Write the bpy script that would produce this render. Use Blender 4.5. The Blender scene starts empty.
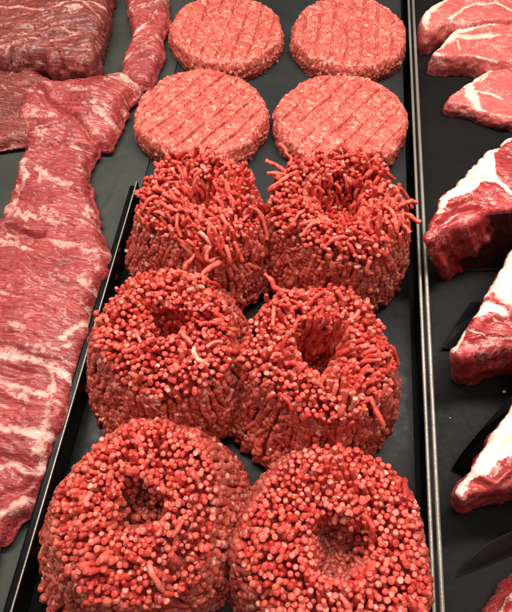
import bpy, math, random
import numpy as np
from mathutils import Matrix, Vector
from mathutils.geometry import delaunay_2d_cdt

rng = np.random.default_rng(7)
random.seed(7)
C = bpy.context.scene.collection

# ------------------------------------------------------------------ camera
F = 555.0; W, H = 512.0, 612.0
CX, CY = 256.0, 306.0
VPX, VPY = 380.0, -650.0
CAMH = 0.350
Yw = np.array([VPX-CX, CY-VPY, -F]); Yw /= np.linalg.norm(Yw)
Zw = np.array([0.0, F, CY-VPY]); Zw /= np.linalg.norm(Zw)
Xw = np.cross(Yw, Zw)
Rm = np.array([Xw, Yw, Zw])            # camera -> world
cam_pos = np.array([0.0, 0.0, CAMH])

def at(px, py, z=0.0):
    """point of the picture -> point of the place at height z"""
    d = Rm @ np.array([px-CX, CY-py, -F])
    t = (z-CAMH)/d[2]
    return cam_pos + d*t

def atl(pts, z=0.0):
    return np.array([at(x, y, z)[:2] for x, y in pts])

cd = bpy.data.cameras.new('camera'); cam = bpy.data.objects.new('camera', cd); C.objects.link(cam)
M4 = Matrix.Identity(4)
for i in range(3):
    for j in range(3): M4[i][j] = Rm[i][j]
    M4[i][3] = cam_pos[i]
cam.matrix_world = M4
cd.sensor_fit = 'HORIZONTAL'; cd.sensor_width = 36; cd.lens = 36*F/W
cd.clip_start = 0.01; cd.clip_end = 50
bpy.context.scene.camera = cam

# ------------------------------------------------------------------ noise
def _h(i, j, k, s):
    n = (i*374761393 + j*668265263 + k*2147483647 + s*1274126177) & 0xFFFFFFFF
    n = ((n ^ (n >> 13))*1274126177) & 0xFFFFFFFF
    n = ((n ^ (n >> 15))*2246822519) & 0xFFFFFFFF
    n = n ^ (n >> 16)
    return (n & 0xFFFFFF)/float(0xFFFFFF)

def vnoise(P, s=0):
    P = np.asarray(P, float)
    if P.shape[-1] == 2: P = np.concatenate([P, np.zeros(P.shape[:-1]+(1,))], -1)
    I = np.floor(P).astype(np.int64); f = P-I; f = f*f*f*(f*(f*6-15)+10)
    r = 0
    for a in (0, 1):
        for b in (0, 1):
            for c in (0, 1):
                w = (f[..., 0] if a else 1-f[..., 0])*(f[..., 1] if b else 1-f[..., 1])*(f[..., 2] if c else 1-f[..., 2])
                r = r + w*_h(I[..., 0]+a, I[..., 1]+b, I[..., 2]+c, s)
    return r*2-1

def fbm(P, o=4, s=0):
    r = 0; a = 1; t = 0; P = np.asarray(P, float)
    for k in range(o):
        r = r + a*vnoise(P*(2**k)+17.3*k, s+k); t += a; a *= .5
    return r/t

def voro(P, s=0):
    """F1, F2, id of nearest cell"""
    I = np.floor(P).astype(np.int64)
    d1 = np.full(P.shape[0], 9.); d2 = np.full(P.shape[0], 9.); cid = np.zeros(P.shape[0])
    for a in (-1, 0, 1):
        for b in (-1, 0, 1):
            for c in (-1, 0, 1):
                J = I+np.array([a, b, c])
                Q = J+np.stack([_h(J[:, 0], J[:, 1], J[:, 2], s+k) for k in (1, 2, 3)], 1)
                d = np.sqrt(((P-Q)**2).sum(1))
                n = d < d1
                d2 = np.where(n, d1, np.minimum(d2, d))
                cid = np.where(n, _h(J[:, 0], J[:, 1], J[:, 2], s+9), cid)
                d1 = np.where(n, d, d1)
    return d1, d2, cid

def sstep(a, b, x):
    t = np.clip((x-a)/(b-a), 0, 1); return t*t*(3-2*t)

# ------------------------------------------------------------------ materials
def mat(name):
    m = bpy.data.materials.new(name); m.use_nodes = True
    nt = m.node_tree; nt.nodes.clear()
    out = nt.nodes.new('ShaderNodeOutputMaterial'); p = nt.nodes.new('ShaderNodeBsdfPrincipled')
    nt.links.new(p.outputs[0], out.inputs[0])
    return m, nt, p
def node(nt, t, **k):
    n = nt.nodes.new(t)
    for a, b in k.items(): setattr(n, a, b)
    return n
def lin(c): return tuple(((v/255)/12.92 if v/255 < .04045 else ((v/255+.055)/1.055)**2.4) for v in c)+(1,)
def ramp(nt, stops, fac):
    r = node(nt, 'ShaderNodeValToRGB'); e = r.color_ramp.elements
    while len(e) < len(stops): e.new(.5)
    for k, (p, c) in enumerate(stops): e[k].position = p; e[k].color = c
    nt.links.new(fac, r.inputs[0]); return r.outputs[0]
def noise_tex(nt, scale, detail=4, rough=.55, dist=0, vec=None):
    n = node(nt, 'ShaderNodeTexNoise'); n.inputs['Scale'].default_value = scale
    n.inputs['Detail'].default_value = detail; n.inputs['Roughness'].default_value = rough
    n.inputs['Distortion'].default_value = dist
    if vec is not None: nt.links.new(vec, n.inputs['Vector'])
    return n.outputs['Fac']
def math_(nt, op, a, b=None, c=None, clamp=False):
    n = node(nt, 'ShaderNodeMath', operation=op); n.use_clamp = clamp
    for k, v in enumerate((a, b, c)):
        if v is None: continue
        if isinstance(v, (int, float)): n.inputs[k].default_value = v
        else: nt.links.new(v, n.inputs[k])
    return n.outputs[0]
def mixc(nt, f, a, b, mode='MIX'):
    n = node(nt, 'ShaderNodeMix', data_type='RGBA', blend_type=mode)
    for s, v in ((n.inputs[0], f), (n.inputs[6], a), (n.inputs[7], b)):
        if isinstance(v, (int, float, tuple)): s.default_value = v
        else: nt.links.new(v, s)
    return n.outputs[2]
def attr(nt, name):
    n = node(nt, 'ShaderNodeAttribute', attribute_name=name); return n.outputs['Fac']
def bump(nt, p, h, strength, dist):
    b = node(nt, 'ShaderNodeBump'); b.inputs['Strength'].default_value = strength
    b.inputs['Distance'].default_value = dist; nt.links.new(h, b.inputs['Height'])
    nt.links.new(b.outputs[0], p.inputs['Normal'])
def objco(nt):
    return node(nt, 'ShaderNodeNewGeometry').outputs['Position']

def ground_mat(name, lean_d, lean, lean_l, fat, sss=.35, rough=.42, blotch=.5):
    m, nt, p = mat(name); co = objco(nt)
    f = attr(nt, 'fat'); r = attr(nt, 'rnd')
    base = ramp(nt, [(0, lin(lean_d)), (.5, lin(lean)), (1, lin(lean_l))], r)
    n2 = noise_tex(nt, 60, 2, .5, 0, co)
    base = mixc(nt, math_(nt, 'MULTIPLY', math_(nt, 'SUBTRACT', n2, .35, clamp=True), blotch), base, lin(lean_d))
    n1 = noise_tex(nt, 420, 3, .6, .4, co)
    ff = math_(nt, 'ADD', f, math_(nt, 'MULTIPLY', math_(nt, 'SUBTRACT', n1, .5), 1.5))
    fm = node(nt, 'ShaderNodeMapRange', interpolation_type='SMOOTHSTEP')
    nt.links.new(ff, fm.inputs[0]); fm.inputs[1].default_value = .42; fm.inputs[2].default_value = .86
    fm.inputs[4].default_value = .85
    col = mixc(nt, fm.outputs[0], base, lin(fat))
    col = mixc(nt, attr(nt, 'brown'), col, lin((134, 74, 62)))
    nt.links.new(col, p.inputs['Base Color'])
    p.inputs['Subsurface Weight'].default_value = sss
    p.inputs['Subsurface Radius'].default_value = (1, .25, .18)
    p.inputs['Subsurface Scale'].default_value = .0028
    p.inputs['Specular IOR Level'].default_value = .42
    p.inputs['Coat Weight'].default_value = .2; p.inputs['Coat Roughness'].default_value = .2
    n3 = noise_tex(nt, 900, 3, .6, 0, co)
    nt.links.new(math_(nt, 'MULTIPLY_ADD', n3, .3, rough-.15), p.inputs['Roughness'])
    bump(nt, p, math_(nt, 'ADD', n3, math_(nt, 'MULTIPLY', n1, .8)), .6, .0008)
    return m

M_strand = ground_mat('ground_beef_strands', (180, 50, 43), (213, 80, 68), (232, 120, 104), (244, 196, 176), rough=.33, sss=.25, blotch=.35)
M_side = ground_mat('ground_beef_packed', (150, 50, 43), (190, 80, 67), (210, 108, 94), (232, 170, 152), blotch=.5, rough=.38)
M_patty = ground_mat('patty_grain', (172, 66, 58), (206, 104, 91), (216, 126, 112), (236, 178, 160), blotch=.4)

def meat_mat(name, lean_d, lean, lean_l, fat, fibre=(0, 0, 1), marb=.0, rough=.33, fibre_scale=120, aniso=8, membrane=0.0, membcol=(226, 160, 152)):
    m, nt, p = mat(name); co = objco(nt)
    f = attr(nt, 'fat')
    mp = node(nt, 'ShaderNodeMapping'); nt.links.new(co, mp.inputs[0])
    mp.inputs['Rotation'].default_value = (0, 0, math.radians(fibre[2])); mp.inputs['Scale'].default_value = (1, aniso, aniso*.6)
    # bend the grain
    wn = node(nt, 'ShaderNodeTexNoise'); wn.inputs['Scale'].default_value = 22; wn.inputs['Detail'].default_value = 2
    nt.links.new(co, wn.inputs['Vector'])
    vs = node(nt, 'ShaderNodeVectorMath', operation='SCALE'); nt.links.new(wn.outputs['Color'], vs.inputs[0]); vs.inputs['Scale'].default_value = .085
    va = node(nt, 'ShaderNodeVectorMath', operation='ADD'); nt.links.new(mp.outputs[0], va.inputs[0]); nt.links.new(vs.outputs[0], va.inputs[1])
    fb = noise_tex(nt, fibre_scale, 5, .62, .3, va.outputs[0])
    big = noise_tex(nt, 28, 4, .6, .5, co)
    base = ramp(nt, [(.28, lin(lean_d)), (.5, lin(lean)), (.75, lin(lean_l))], fb)
    base = mixc(nt, math_(nt, 'MULTIPLY', math_(nt, 'SUBTRACT', big, .42, clamp=True), 2.2, clamp=True), base, lin(lean_d))
    if membrane:
        me = noise_tex(nt, 34, 6, .68, 1.6, va.outputs[0])
        mm = node(nt, 'ShaderNodeMapRange', interpolation_type='SMOOTHSTEP'); nt.links.new(me, mm.inputs[0])
        mm.inputs[1].default_value = .5; mm.inputs[2].default_value = .78; mm.inputs[4].default_value = membrane
        base = mixc(nt, mm.outputs[0], base, lin(membcol))
    if marb:
        v = node(nt, 'ShaderNodeTexNoise'); v.inputs['Scale'].default_value = 85; v.inputs['Detail'].default_value = 5
        v.inputs['Roughness'].default_value = .65; v.inputs['Distortion'].default_value = 1.2; nt.links.new(co, v.inputs['Vector'])
        dd = math_(nt, 'ABSOLUTE', math_(nt, 'SUBTRACT', v.outputs['Fac'], .53))
        mk = node(nt, 'ShaderNodeMapRange', interpolation_type='SMOOTHSTEP'); nt.links.new(dd, mk.inputs[0])
        mk.inputs[1].default_value = .022; mk.inputs[2].default_value = .0; mk.inputs[4].default_value = 1
        gate = noise_tex(nt, 60, 2, .5, 0, co)
        gg = node(nt, 'ShaderNodeMapRange'); nt.links.new(gate, gg.inputs[0]); gg.inputs[1].default_value = .45; gg.inputs[2].default_value = .62
        base = mixc(nt, math_(nt, 'MULTIPLY', math_(nt, 'MULTIPLY', mk.outputs[0], gg.outputs[0]), marb), base, lin(fat))
    n1 = noise_tex(nt, 230, 6, .7, .6, co)
    ff = math_(nt, 'ADD', f, math_(nt, 'MULTIPLY', math_(nt, 'SUBTRACT', n1, .5), 1.5))
    fm = node(nt, 'ShaderNodeMapRange', interpolation_type='SMOOTHSTEP')
    nt.links.new(ff, fm.inputs[0]); fm.inputs[1].default_value = .3; fm.inputs[2].default_value = .75; fm.inputs[4].default_value = .95
    fatc = ramp(nt, [(.3, lin(fat)), (.75, lin(tuple(max(0, int(v*k)) for v, k in zip(fat, (.96, .84, .8)))))], noise_tex(nt, 70, 4, .6, .5, co))
    col = mixc(nt, fm.outputs[0], base, fatc)
    nt.links.new(col, p.inputs['Base Color'])
    p.inputs['Subsurface Weight'].default_value = .3
    p.inputs['Subsurface Radius'].default_value = (1, .25, .18); p.inputs['Subsurface Scale'].default_value = .003
    p.inputs['Specular IOR Level'].default_value = .5
    nt.links.new(math_(nt, 'MULTIPLY_ADD', n1, .4, rough-.2), p.inputs['Roughness'])
    p.inputs['Coat Weight'].default_value = .32; p.inputs['Coat Roughness'].default_value = .2
    hb = math_(nt, 'ADD', math_(nt, 'MULTIPLY', fb, .8), math_(nt, 'MULTIPLY', noise_tex(nt, 520, 4, .6, 0, co), .22))
    bump(nt, p, hb, .8, .0013)
    return m

M_flank = meat_mat('flank_meat', (112, 26, 32), (168, 60, 62), (202, 104, 100), (232, 190, 178), (0, 0, -12), membrane=.7, membcol=(218, 142, 134), rough=.24)
M_trim = meat_mat('trim_meat', (76, 20, 21), (128, 44, 39), (172, 84, 75), (232, 180, 164), (0, 0, 14), membrane=.5, rough=.27, marb=.35)
M_steak = meat_mat('steak_meat', (184, 76, 74), (202, 100, 96), (214, 126, 118), (248, 220, 206), (0, 0, 20), marb=.9, fibre_scale=110, aniso=2.4, rough=.34, membrane=.45, membcol=(226, 160, 146))
M_roast = meat_mat('roast_meat', (128, 28, 32), (172, 50, 52), (204, 92, 88), (246, 234, 222), (0, 0, 40), marb=.4, fibre_scale=50, aniso=4, membrane=.5, rough=.28)

def plastic(name, col, rough, bump_s=0, spec=.5, scale=120, met=0, var=.25):
    m, nt, p = mat(name); co = objco(nt)
    n = noise_tex(nt, scale, 4, .6, .2, co)
    dk = tuple(v*(1-var) for v in lin(col)[:3])+(1,); lt = tuple(v*(1+var) for v in lin(col)[:3])+(1,)
    nt.links.new(ramp(nt, [(.3, dk), (.7, lt)], noise_tex(nt, 14, 4, .6, .4, co)), p.inputs['Base Color'])
    p.inputs['Metallic'].default_value = met; p.inputs['Specular IOR Level'].default_value = spec
    nt.links.new(math_(nt, 'MULTIPLY_ADD', n, .36, rough-.18), p.inputs['Roughness'])
    if bump_s: bump(nt, p, n, bump_s, .0008)
    return m
M_blk = plastic('black_tray_plastic', (10, 10, 10), .32, .1, .1)
M_blk2 = plastic('black_tray_worn', (23, 22, 21), .5, .18, .1, scale=200)
M_liner = plastic('grey_green_liner', (54, 58, 54), .55, .15, .25)
M_sheet = plastic('dark_sheet', (42, 45, 46), .5, .12, .15)
M_steel = plastic('rail_steel', (150, 147, 140), .48, .35, .5, scale=600, met=.55)
M_counter = plastic('counter_black', (18, 18, 18), .6)
M_black_piece = plastic('black_piece', (5, 5, 6), .4, .25, .05, scale=150)
M_crumb = plastic('fat_crumb', (225, 205, 190), .5)
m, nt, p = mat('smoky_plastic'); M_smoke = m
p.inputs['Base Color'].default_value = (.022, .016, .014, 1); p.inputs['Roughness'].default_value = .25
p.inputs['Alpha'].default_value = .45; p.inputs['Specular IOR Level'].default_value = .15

# ------------------------------------------------------------------ object helpers
def tag(o, label=None, cat=None, group=None, kind=None):
    if label: o['label'] = label
    if cat: o['category'] = cat
    if group: o['group'] = group
    if kind: o['kind'] = kind
    return o
def empty(name, loc=(0, 0, 0)):
    o = bpy.data.objects.new(name, None); C.objects.link(o); o.location = loc; o.empty_display_size = .02; return o
def build(name, V, Fc, material, parent=None, attrs=None, smooth=True, origin=None):
    V = np.asarray(V, float)
    if origin is None: origin = np.zeros(3)
    V = V-np.asarray(origin)
    me = bpy.data.meshes.new(name)
    if isinstance(Fc, np.ndarray) and Fc.shape[1] == 4:
        nf = len(Fc); me.vertices.add(len(V)); me.vertices.foreach_set('co', V.astype(np.float32).ravel())
        me.loops.add(nf*4); me.loops.foreach_set('vertex_index', Fc.astype(np.int32).ravel())
        me.polygons.add(nf); me.polygons.foreach_set('loop_start', np.arange(0, nf*4, 4, dtype=np.int32))
        me.update(calc_edges=True)
    else: me.from_pydata(V.tolist(), [], Fc if isinstance(Fc, list) else Fc.tolist())
    if attrs:
        for k, a in attrs.items():
            at_ = me.attributes.new(k, 'FLOAT', 'POINT'); at_.data.foreach_set('value', np.asarray(a, np.float32))
    if smooth: me.polygons.foreach_set('use_smooth', [True]*len(me.polygons))
    me.materials.append(material); me.update()
    o = bpy.data.objects.new(name, me); C.objects.link(o)
    if parent: o.parent = parent
    else: o.location = tuple(origin)
    return o

def box(p0, p1):
    (a, b, c), (d, e, f) = p0, p1
    V = [(a, b, c), (d, b, c), (d, e, c), (a, e, c), (a, b, f), (d, b, f), (d, e, f), (a, e, f)]
    Fc = [(0, 3, 2, 1), (4, 5, 6, 7), (0, 1, 5, 4), (1, 2, 6, 5), (2, 3, 7, 6), (3, 0, 4, 7)]
    return V, Fc
def merge(parts):
    V = []; Fc = []
    for v, f in parts:
        k = len(V); V += [tuple(q) for q in v]; Fc += [tuple(i+k for i in q) for q in f]
    return V, Fc
def bevel(o, w, seg=3):
    b = o.modifiers.new('bevel', 'BEVEL'); b.width = w; b.segments = seg; b.limit_method = 'ANGLE'

# ------------------------------------------------------------------ tubes
CAPS = [(0.0, 0.0), (.03, .55), (.14, .84), (.36, .97)]
def tubes(Cn, Rd, n=10, wob=.1, wfreq=260, seed=0, kink=0.0):
    """Cn (S,K,3) centres, Rd (S,K) radii. returns V, F, id per vertex, t per vertex"""
    S, K, _ = Cn.shape
    if kink:
        Q0 = Cn+(np.arange(S)*.37)[:, None, None]
        Cn = Cn+kink*np.stack([vnoise(Q0*240, seed+51), vnoise(Q0*240, seed+52), .4*vnoise(Q0*240, seed+53)], -1)
    T = np.gradient(Cn, axis=1); T /= np.linalg.norm(T, axis=2, keepdims=True)+1e-12
    mean = T.mean(1); mean /= np.linalg.norm(mean, axis=1, keepdims=True)+1e-12
    rv = rng.normal(size=(S, 3)); rv -= (rv*mean).sum(1, keepdims=True)*mean
    rv /= np.linalg.norm(rv, axis=1, keepdims=True)
    U = rv[:, None, :]-(rv[:, None, :]*T).sum(2, keepdims=True)*T
    U /= np.linalg.norm(U, axis=2, keepdims=True)+1e-12
    B = np.cross(T, U)
    a = np.linspace(0, 2*math.pi, n, endpoint=False)
    ring = np.cos(a)[None, None, :, None]*U[:, :, None, :]+np.sin(a)[None, None, :, None]*B[:, :, None, :]
    V = Cn[:, :, None, :]+ring*Rd[:, :, None, None]
    P = V.reshape(-1, 3)
    if wob:
        nz = vnoise(P*wfreq, seed)+.5*vnoise(P*wfreq*2.3, seed+5)
        P = P+(ring.reshape(-1, 3))*(nz*wob*Rd.mean())[:, None]*np.minimum(1, (Rd/ Rd.max())[:, :, None].repeat(n, 2).reshape(-1))[:, None]
    s, k, j = np.meshgrid(np.arange(S), np.arange(K-1), np.arange(n), indexing='ij')
    b = s*K*n+k*n; j2 = (j+1) % n
    Fq = np.stack([b+j, b+j2, b+n+j2, b+n+j], -1).reshape(-1, 4)
    ids = np.repeat(np.arange(S), K*n); tt = np.tile(np.repeat(np.linspace(0, 1, K), n), S)
    return P, Fq, ids, tt

def sample_strand(L, r, K=9):
    """arc positions & radius factors incl. nearly flat cut tip at end (and rounded root)"""
    end = [L-.42*r, L-.20*r, L-.07*r, L-.01*r, L]
    ef = [1.0, .97, .87, .62, 0.02]
    s = np.concatenate([[0, .1*r], np.linspace(.5*r, L-.9*r, K), end]); f = np.concatenate([[.05, .7], np.ones(K), ef])
    return s, f

class Acc:
    def __init__(s): s.V = []; s.F = []; s.A = {'fat': [], 'rnd': []}; s.br = None; s.n = 0
    def add(s, P, Fq, fat, rnd):
        s.V.append(P); s.F.append(np.asarray(Fq)+s.n); s.A['fat'].append(fat); s.A['rnd'].append(rnd); s.n += len(P)
    def build(s, name, m, parent=None, origin=None, brown=None):
        V = np.concatenate(s.V); A = {k: np.concatenate(v) for k, v in s.A.items()}
        A['brown'] = brown(V) if brown else np.zeros(len(V))
        return build(name, V, np.concatenate(s.F), m, parent, A, origin=origin)

# ------------------------------------------------------------------ a mound of ground beef
def mound(cpx, Rt, Rb, Hm, label, group, hole=(.2, .42, .5), mess=.3, seed=0, back=0.0, skirt=(0, 0), floor=0.0,
          lean=(0, 0), hole_off=(0, 0), special=(), mush=0, brown=0):
    g = np.random.default_rng(seed)
    c = at(cpx[0], cpx[1], floor+Hm)
    base = np.array([c[0], c[1], floor])
    root = empty('ground_beef_mound', tuple(base)); tag(root, label, 'ground beef', group)
    dr = .00158; sp = .0034
    h0, h1, hd = hole
    def wob(th): return 1+.05*np.sin(th*2+seed)+.04*np.sin(th*3+seed*2.1)+.025*np.sin(5*th+seed)
    def topz(x, y):
        th = np.arctan2(y, x); u = np.hypot(x, y)/(Rt*wob(th))
        hu = np.hypot(x-hole_off[0], y-hole_off[1])/Rt
        z = Hm*(1-.13*sstep(.74, 1.08, u)-.02)
        z = z-Hm*hd*(1-sstep(h0, h1, hu+.05*np.sin(3*th+seed)))
        z = z+Hm*back*sstep(-.2, .9, y/Rt)+.0035*vnoise(np.stack([x*60, y*60, x*0+seed], -1), seed)
        return z, u, hu, th
    top = Acc(); side = Acc()
    # upright strands
    pts = []
    n = int(Rt/sp)+2
    for i in range(-n, n+1):
        for j in range(-n-3, n+4):
            x = (i+.5*(j % 2))*sp; y = j*sp*.866
            pts.append((x, y))
    pts = np.array(pts); pts += g.normal(scale=.0005+.0004*mess, size=pts.shape)
    q_ = np.hypot(pts[:, 0]-hole_off[0], pts[:, 1]-hole_off[1])/Rt
    ex = pts[(q_ > max(mush, h0-.12)) & (q_ < h1+.05)]
    for k_ in range(2+int(hd > .5)):
        pts = np.concatenate([pts, ex+g.normal(scale=.0016, size=ex.shape)])
    x, y = pts.T; z, u, hu, th = topz(x, y)
    k = (u < 1.03) & (hu > mush); x, y, z, u, hu, th = [q[k] for q in (x, y, z, u, hu, th)]
    S = len(x)
    rad = np.stack([x, y, x*0], 1)/(np.hypot(x, y)[:, None]+1e-6)
    a = -.32*(1-sstep(h1*.7, h1*1.5, hu))*sstep(.1, .3, hu)+.36*sstep(.5, 1.05, u)
    lowf = np.stack([vnoise(np.stack([x*32, y*32, x*0+seed+3*q], -1), seed+q) for q in (1, 2)], 1)
    dirn = np.stack([x*0, y*0, x*0+1], 1)+rad*a[:, None]
    dirn[:, :2] += lowf*(.42+mess*1.0)+g.normal(scale=.07+.15*mess, size=(S, 2))+np.array(lean)
    dirn /= np.linalg.norm(dirn, axis=1, keepdims=True)
    tip = np.stack([x, y, z+g.normal(scale=.0016+.0022*mess, size=S)+mess*.007*(g.random(S)**3)+mess*.014*sstep(.1, .8, y/Rt)*(g.random(S)**2)+.0016*vnoise(np.stack([x*110, y*110, x*0], -1), seed+77)], 1)
    L = g.uniform(.014, .022, S)
    s1, f1 = sample_strand(1.0, .10, 13)
    s1 = s1[None, :]*L[:, None]
    # walk back from tip: direction bends to vertical
    w = (1-s1/L[:, None])
    d = s1-L[:, None]
    down = np.array([0, 0, 1.0])
    Cn = tip[:, None, :]+dirn[:, None, :]*(d*(1-.45*w))[:, :, None]+down*(d*.45*w)[:, :, None]
    curl = g.normal(size=(S, 3))*(.0010+.0028*mess); curl[:, 2] *= .3
    Cn = Cn+curl[:, None, :]*np.sin(w*math.pi*1.3)[:, :, None]
    Rd = dr*f1[None, :]*g.uniform(.78, 1.12, S)[:, None]
    P, Fq, ids, tt = tubes(Cn, Rd, 8, .30+.3*mess, 380, seed, .00015+.0006*mess)
    fs = np.clip(g.beta(1.0, 5.5, S)*.9, 0, 1); fat = fs[ids]+(.08+.22*g.random(S))[ids]*sstep(.86, 1, tt)  # per-strand fat; tips also paled, shine from above put into the colour
    top.add(P, Fq, fat, g.random(S)[ids])
    # loose strands lying over the top
    S = int(1+60*mess)
    th = g.uniform(0, 2*math.pi, S); uu = g.uniform(h1*.95, 1.02, S)
    x = Rt*uu*np.cos(th); y = Rt*uu*np.sin(th)
    K = 14; s1, f1 = sample_strand(1.0, .07, K)
    L = g.uniform(.006, .012+.010*mess, S)
    fl_ = np.stack([vnoise(np.stack([x*32, y*32, x*0+seed+3*q], -1), seed+q) for q in (1, 2)], 1)*2.2+np.stack([np.cos(th), np.sin(th)], 1)*.45+np.array(lean)*2
    ang = np.arctan2(fl_[:, 1], fl_[:, 0])+g.normal(scale=.4, size=S)
    turn = g.normal(scale=55, size=S)
    Cn = np.zeros((S, len(s1), 3))
    cx_, cy_, an = x.copy(), y.copy(), ang.copy(); prev = 0
    lift = g.uniform(-.0005, .0022, S)
    for q, sv in enumerate(s1):
        ds = (sv-prev)*L; prev = sv; an = an+turn*ds
        cx_ = cx_+np.cos(an)*ds; cy_ = cy_+np.sin(an)*ds
        zz, uu2, _, _ = topz(cx_, cy_)
        over = np.maximum(0, uu2-1.02)*Rt
        Cn[:, q] = np.stack([cx_, cy_, zz+lift-over*1.8+.0014*np.sin(sv*3.1)], 1)
    # smooth vertical jumps
    for _ in range(2): Cn[:, 1:-1, 2] = (Cn[:, :-2, 2]+Cn[:, 1:-1, 2]+Cn[:, 2:, 2])/3
    Rd = dr*f1[None, :]*g.uniform(.72, .98, S)[:, None]
    P, Fq, ids, tt = tubes(Cn, Rd, 8, .40, 380, seed+3, .0003+.0006*mess)
    top.add(P, Fq, np.clip(g.beta(1.1, 5, S), 0, 1)[ids], g.random(S)[ids])
    # stray long strands (start xy, heading deg, rise deg, length)
    for (sx, sy, hd_, rise, ln, tn) in special:
        s2, f2 = sample_strand(1.0, .05, 18)
        z0, _, _, _ = topz(np.array([sx*Rt]), np.array([sy*Rt]))
        p = np.array([sx*Rt, sy*Rt, z0[0]-.004]); Cs = []; a0 = math.radians(hd_); r0 = math.radians(rise); prev = 0
        for sv in s2:
            ds = (sv-prev)*ln; prev = sv; a0 += tn*ds; r0 -= 40*ds
            p = p+np.array([math.cos(a0)*math.cos(r0), math.sin(a0)*math.cos(r0), math.sin(r0)])*ds; Cs.append(p.copy())
        P, Fq, ids, tt = tubes(np.array([Cs]), dr*.95*f2[None, :], 10, .5, 340, seed+8, .0012)
        top.add(P, Fq, tt*0+.15, tt*0+.6)
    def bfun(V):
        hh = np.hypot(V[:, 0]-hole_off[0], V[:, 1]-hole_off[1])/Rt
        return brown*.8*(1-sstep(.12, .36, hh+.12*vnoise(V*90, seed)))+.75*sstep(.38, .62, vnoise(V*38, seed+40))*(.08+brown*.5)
    if mush:
        S = 170; th = g.uniform(0, 2*math.pi, S); q_ = mush*1.15*Rt*np.sqrt(g.random(S)); x = hole_off[0]+q_*np.cos(th); y = hole_off[1]+q_*np.sin(th)
        z, _, _, _ = topz(x, y); s1, f1 = sample_strand(1.0, .2, 6); L = g.uniform(.003, .010, S); hd_ = g.uniform(0, 6.3, S)
        dd = np.stack([np.cos(hd_), np.sin(hd_), g.normal(scale=.35, size=S)], 1); ctr = np.stack([x, y, z-.0022+g.normal(scale=.0008, size=S)], 1)
        Cn = ctr[:, None, :]+dd[:, None, :]*((s1[None, :]-.5)*L[:, None])[:, :, None]
        P, Fq, ids, tt = tubes(Cn, .0016*f1[None, :]*g.uniform(.7, 1.2, S)[:, None], 8, .7, 420, seed+15, .0009)
        side.add(P, Fq, (g.random(S)**4*.6)[ids], (g.random(S)*.6)[ids])
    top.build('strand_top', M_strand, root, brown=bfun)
    # ---- packed side: beaded columns hugging the wall
    def wall(th, v):
        """v 0 top .. 1 base"""
        w_ = wob(th)*(1-v)+v*(1+.03*np.sin(2*th+seed+1)+.02*np.sin(5*th+seed))
        r = (Rt*.985*(1-v)+Rb*v)*w_+.0022*np.sin(v*math.pi)
        sk = skirt[1]*np.exp(-((np.angle(np.exp(1j*(th-skirt[0]))))/.7)**2)
        r = r+sk*sstep(.45, .85, v)
        zt = Hm*(.80+back*sstep(-.2, .9, np.sin(th)))
        return r, zt*(1-v)+.0018*v
    nc = int(2*math.pi*(Rt+Rb)/2/.0027); K = 100
    th0 = np.linspace(0, 2*math.pi, nc, endpoint=False)+g.normal(scale=.016, size=nc)
    v0 = g.uniform(-.12, .05, nc)[:, None]; v = v0+(1-v0)*np.linspace(0, 1.0, K)[None, :]
    thv = th0[:, None]+.035*vnoise(np.stack([np.cos(th0)[:, None]*4+v*0, np.sin(th0)[:, None]*4+v*0, v*5], -1), seed)+.06*np.sin(v*2+seed)*(.5)
    r, zz = wall(thv, v)
    P3 = np.stack([np.cos(thv)*4, np.sin(thv)*4, v*3.0], -1)
    r = r+.0022*fbm(P3*1.3, 3, seed+4)+.0008*vnoise(P3*6, seed+6)
    bl = g.uniform(.0028, .0085, nc); ph = g.random(nc)
    sl = v*Hm/bl[:, None]+ph[:, None]+.6*vnoise(np.stack([thv*40, v*14, v*0+seed], -1), seed+2)
    fr = sl-np.floor(sl); notch = np.exp(-(np.minimum(fr, 1-fr)/.16)**2)
    bead = _h(np.floor(sl).astype(np.int64), np.arange(nc)[:, None].repeat(K, 1), np.zeros_like(v, dtype=np.int64), seed+5)
    Rd = .0019*(1-.26*notch*(bead < .6))*(.86+.28*bead)
    r = r-.0003*notch+.0004*(bead-.5)-.0019*np.exp(-(np.sin(th0*13+seed+2*vnoise(np.stack([th0*3, th0*0, th0*0], -1), seed))/.22)**2)[:, None]*sstep(0, .2, v)*(1-sstep(.6, .95, v))
    e = np.ones(K); e[0] = .05; e[-1] = .3; Rd = Rd*e
    r = r+g.normal(scale=.0005, size=(nc, 1))+.0011*vnoise(np.stack([np.arange(nc)[:, None]*3.7+v*0, v*7, v*0], -1), seed+60)
    thv = thv+.030*vnoise(np.stack([np.arange(nc)[:, None]*.45+v*0, v*6, v*0], -1), seed+61)
    Cn = np.stack([r*np.cos(thv), r*np.sin(thv), zz], -1)
    P, Fq, ids, tt = tubes(Cn, Rd, 8, .34, 420, seed+1, .0003)
    bv = np.repeat(bead.reshape(-1), 8); b2 = (bv*37.7) % 1
    side.add(P, Fq, np.clip(b2**4*.8, 0, 1), np.clip(.5+(bv-.5)*.7, 0, 1))
    # loose grains stuck to the wall, more of them near the base
    S = 230
    th = g.uniform(0, 2*math.pi, S); v = np.clip(g.beta(2.4, .8, S), 0.02, .99)
    r, zz = wall(th, v); L = g.uniform(.0028, .0070, S)
    s1, f1 = sample_strand(1.0, .3, 4)
    up = np.stack([-np.cos(th)*.12, -np.sin(th)*.12, np.ones(S)], 1); tg = np.stack([-np.sin(th), np.cos(th), th*0], 1)
    aa = g.normal(scale=.6, size=S); dd = up*np.cos(aa)[:, None]+tg*np.sin(aa)[:, None]
    ctr = np.stack([(r+.0012)*np.cos(th), (r+.0012)*np.sin(th), np.maximum(zz, .003)], 1)
    Cn = ctr[:, None, :]+dd[:, None, :]*((s1[None, :]-.5)*L[:, None])[:, :, None]
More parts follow.
